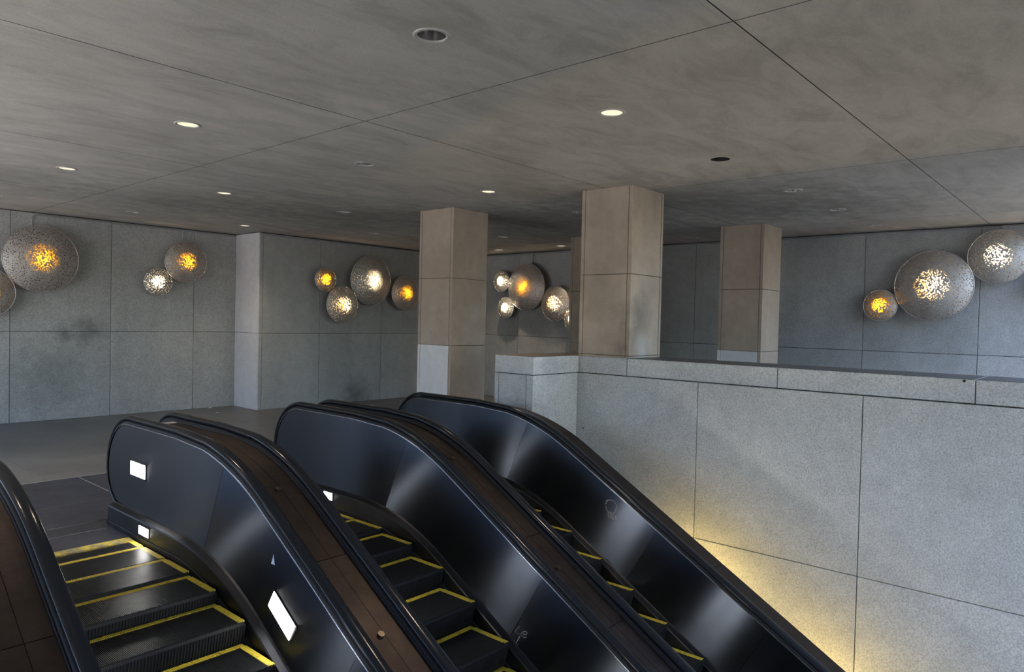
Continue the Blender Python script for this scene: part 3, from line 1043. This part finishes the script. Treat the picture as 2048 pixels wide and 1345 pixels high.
DL = [
    ((2.84, YA, 2.05), 'y', 0.76, 'amber', 'disc lamp cut by the left picture edge, dim reddish glow', YL),
    ((3.554, YA - 0.03, 2.612), 'y', 1.05, 'amber', 'largest disc lamp on the left wall, amber glow', YL),
    ((5.36, YA, 2.349), 'y', 0.49, 'white', 'small disc lamp with white glow on the left wall', YL),
    ((5.84, YA - 0.03, 2.742), 'y', 0.76, 'amber', 'medium disc lamp with amber glow near the pale pier', YL),
    ((8.248, YA2, 2.545), 'y', 0.49, 'amber', 'small amber disc lamp, leftmost on the wall behind the middle escalator', YB),
    ((8.645, YA2 - 0.03, 2.052), 'y', 0.76, 'mixed', 'lowest disc lamp of its cluster left of the beige column, half white glow', YB),
    ((9.383, YA2, 2.589), 'y', 1.05, 'white', 'large disc lamp with white glow left of the beige column', YB),
    ((10.303, YA2 - 0.03, 2.361), 'y', 0.76, 'amber', 'amber disc lamp just left of the beige column', YB),
    ((XA, 11.006, 2.711), 'x', 0.49, 'white', 'upper small white disc lamp just right of the beige column', XR),
    ((XA, 10.853, 2.101), 'x', 0.49, 'white', 'lower small white disc lamp just right of the beige column', XR),
    ((XA - 0.03, 10.233, 2.565), 'x', 1.05, 'amber', 'large disc lamp with small amber glow between the two front columns', XR),
    ((XA, 9.423, 2.198), 'x', 0.76, 'mixed', 'medium disc lamp left of the brown column, half white glow', XR),
    ((XA - 0.03, 8.90, 1.864), 'x', 0.49, 'white', 'small disc lamp half hidden behind the brown column', XR),
    ((XA, 2.973, 2.182), 'x', 0.49, 'amber', 'small amber disc lamp on the right wall', XR),
    ((XA - 0.03, 2.249, 2.478), 'x', 1.05, 'mixed', 'largest disc lamp on the right wall, half white half amber', XR),
    ((XA, 1.448, 2.888), 'x', 0.76, 'white', 'medium white disc lamp hanging high at the right picture edge', XR),
    ((XA - 0.03, 0.80, 2.53), 'x', 0.49, 'amber', 'disc lamp barely entering at the right picture edge', XR),
]
for c, wl_, D, mode, lab, pl in DL:
    disc_lamp('disc_lamp', Vector(c), wl_, D, mode, lab, pl)

# ------------------------------------------------------------------ conduits feeding the lamps
def conduit(label, run, drops):
    e = empty('electrical_conduit', run[0], label, 'conduit')
    tube(run, 0.012, 8).build('conduit_run', M['conduit'], e, True)
    for d in drops:
        tube(d, 0.012, 8).build('conduit_drop', M['conduit'], e, True)
        p = d[0]
        MB().bbox((p[0] - 0.03, p[1] - 0.03, p[2] - 0.02), (p[0] + 0.03, p[1] + 0.03, p[2] + 0.02), 0.005).build('junction_fitting', M['conduit'], e)
zr = CZ - 0.045
def bend(p0, p1, p2, r=0.09, n=6):
    p0, p1, p2 = Vector(p0), Vector(p1), Vector(p2)
    a, b = (p0 - p1).normalized(), (p2 - p1).normalized()
    out = [tuple(p0)]
    for k in range(n + 1):
        t = k / n
        out.append(tuple(p1 + a * r * (1 - t) ** 2 + b * r * t ** 2))
    out.append(tuple(p2))
    return out
conduit('thin grey conduit along the top of the left wall to its lamps',
        bend((3.47, YL - 0.03, 2.95), (3.47, YL - 0.03, zr), (6.88, YL - 0.03, zr)), [[(5.86, YL - 0.03, zr), (5.86, YL - 0.03, 2.95)]])
conduit('thin grey conduit along the top of the wall left of the beige column',
        [(XP + 0.1, YB - 0.03, zr), (XR - 0.04, YB - 0.03, zr)], [[(9.42, YB - 0.03, zr), (9.42, YB - 0.03, 2.95)]])
conduit('thin grey conduit along the top of the right wall to its lamps',
        [(XR - 0.03, YB - 0.05, zr), (XR - 0.03, -1.2, zr)], [[(XR - 0.03, 10.23, zr), (XR - 0.03, 10.23, 2.95)], [(XR - 0.03, 1.42, zr), (XR - 0.03, 1.42, 3.1)]])

# ------------------------------------------------------------------ downlights
def ring_mesh(r0, r1, z0, z1, n=32):
    mb = MB()
    prof = [(r0, z1), (r0, z0), ((r0 + r1) / 2, z0 - 0.004), (r1, z0 + 0.002), (r1, z1)]
    mb.strip([[(p[0] * math.cos(2 * math.pi * j / n), p[0] * math.sin(2 * math.pi * j / n), p[1]) for p in prof] for j in range(n + 1)])
    return mb
def can_mesh(r, h, n=28):
    mb = MB()
    rows = [[(rr * math.cos(2 * math.pi * j / n), rr * math.sin(2 * math.pi * j / n), z) for j in range(n)] for rr, z in ((r, 0.0), (r * 0.96, h * 0.4), (r * 0.75, h * 0.8), (r * 0.35, h), (0.001, h))]
    mb.strip(rows, True)
    return mb
def disc_mesh(r, z, n=28):
    mb = MB()
    mb.strip([[(rr * math.cos(2 * math.pi * j / n), rr * math.sin(2 * math.pi * j / n), z + dz) for j in range(n)] for rr, dz in ((r, 0.0), (r * 0.7, -0.003), (0.001, -0.004))], True)
    return mb
def data_of(mb, nm, mat):
    o = mb.build(nm, mat, None, True)
    d = o.data
    bpy.data.objects.remove(o)
    return d
D_RING = data_of(ring_mesh(0.080, 0.106, -0.003, 0.004), 'trim_ring', M['ring'])
D_CAN = data_of(can_mesh(0.083, 0.145), 'reflector', M['can'])
D_HOLE = data_of(can_mesh(0.086, 0.15), 'housing', M['can_dark'])
D_LENS = data_of(disc_mesh(0.080, 0.003), 'lens', M['lens_warm'])
LIT = {(0, 1): 'lit downlight above the left escalator, largest on the left', (0, 2): 'lit downlight at the left picture edge above the left wall lamps',
       (1, 2): 'lit downlight straight in front of the amber lamp by the pale pier', (2, 3): 'lit downlight close to the top corner of the pale pier',
       (1, 0): 'largest lit downlight, high in front of the brown column', (2, 1): 'lit downlight between the beige and the brown column tops',
       (5, 3): 'lit downlight right of the beige column top, nearest the back corner', (5, 2): 'lit downlight left of the brown column above the lamp cluster',
       (-1, 1): 'lit downlight outside the left picture edge, nearer row', (-1, 2): 'lit downlight outside the left picture edge, farther row'}
OFF = {(0, 0): 'big unlit downlight nearest the viewer with a deep dark reflector', (1, 1): 'unlit downlight between the two joints above the middle escalator',
       (2, 2): 'unlit downlight in the stained ceiling left of the beige column', (3, 0): 'unlit downlight in the stained ceiling right of the brown column',
       (4, 0): 'unlit downlight above the right wall, second from the brown column', (5, 0): 'unlit downlight closest to the right wall lamps',
       (0, 3): 'unlit downlight at the left picture edge close to the wall', (1, 3): 'unlit downlight above the left wall between its two lamp clusters',
       (3, 1): 'unlit downlight tucked beside the left edge of the brown column', (5, 1): 'unlit downlight in the gap between brown and far beige column',
       (4, 2): 'unlit downlight just right of the beige column top', (3, 2): 'unlit downlight behind the beige column', (3, 3): 'unlit downlight above the large white lamp left of the beige column', (4, 3): 'unlit downlight hidden behind the top of the beige column', (4, 1): 'unlit downlight behind the brown column'}
for i, j, x, y in HOLES:
    if (i, j) == (2, 0):
        t = empty('downlight', (x, y, CZ), 'empty black downlight hole without trim, right of the largest lit downlight', 'ceiling light', 'round recessed downlights')
        link(bpy.data.objects.new('housing', D_HOLE), t).location = (x, y, CZ)
        continue
    lit = (i, j) in LIT
    lab = LIT.get((i, j)) or OFF.get((i, j))
    if lab is None:
        lab = 'unlit downlight near the far left corner of the ceiling'
    t = empty('downlight', (x, y, CZ), lab, 'ceiling light', 'round recessed downlights')
    if lit:
        sd = bpy.data.lights.new('downlight_beam', 'SPOT')
        sd.energy = 26
        sd.color = (1.0, 0.80, 0.58)
        sd.spot_size = math.radians(100)
        sd.spot_blend = 1.0
        sd.shadow_soft_size = 0.06
        so = bpy.data.objects.new('downlight_beam', sd)
        link(so, t).location = (x, y, CZ - 0.012)
    for nm, d in (('trim_ring', D_RING), ('reflector', D_CAN)) + ((('lens', D_LENS),) if lit else ()):
        link(bpy.data.objects.new(nm, d), t).location = (x, y, CZ)

# ------------------------------------------------------------------ litter on the floor
def scrap(p, s, label):
    bm = bmesh.new()
    bmesh.ops.create_grid(bm, x_segments=4, y_segments=3, size=s)
    for v in bm.verts:
        v.co.z = random.uniform(0.0, s * 0.35) + 0.002
        v.co.y *= 0.6
    bmesh.ops.solidify(bm, geom=bm.faces[:], thickness=0.001)
    o = from_bm('paper_scrap', bm, M['paper'])
    o.location = p
    o.rotation_euler = (0, 0, random.uniform(0, 3))
    tag(o, label, 'litter', 'paper scraps on the floor')
scrap((6.35, 13.12, 0.002), 0.055, 'larger white paper scrap lying against the left wall')
scrap((6.17, 12.45, 0.002), 0.025, 'tiny white paper scrap on the floor in front of the pale pier')
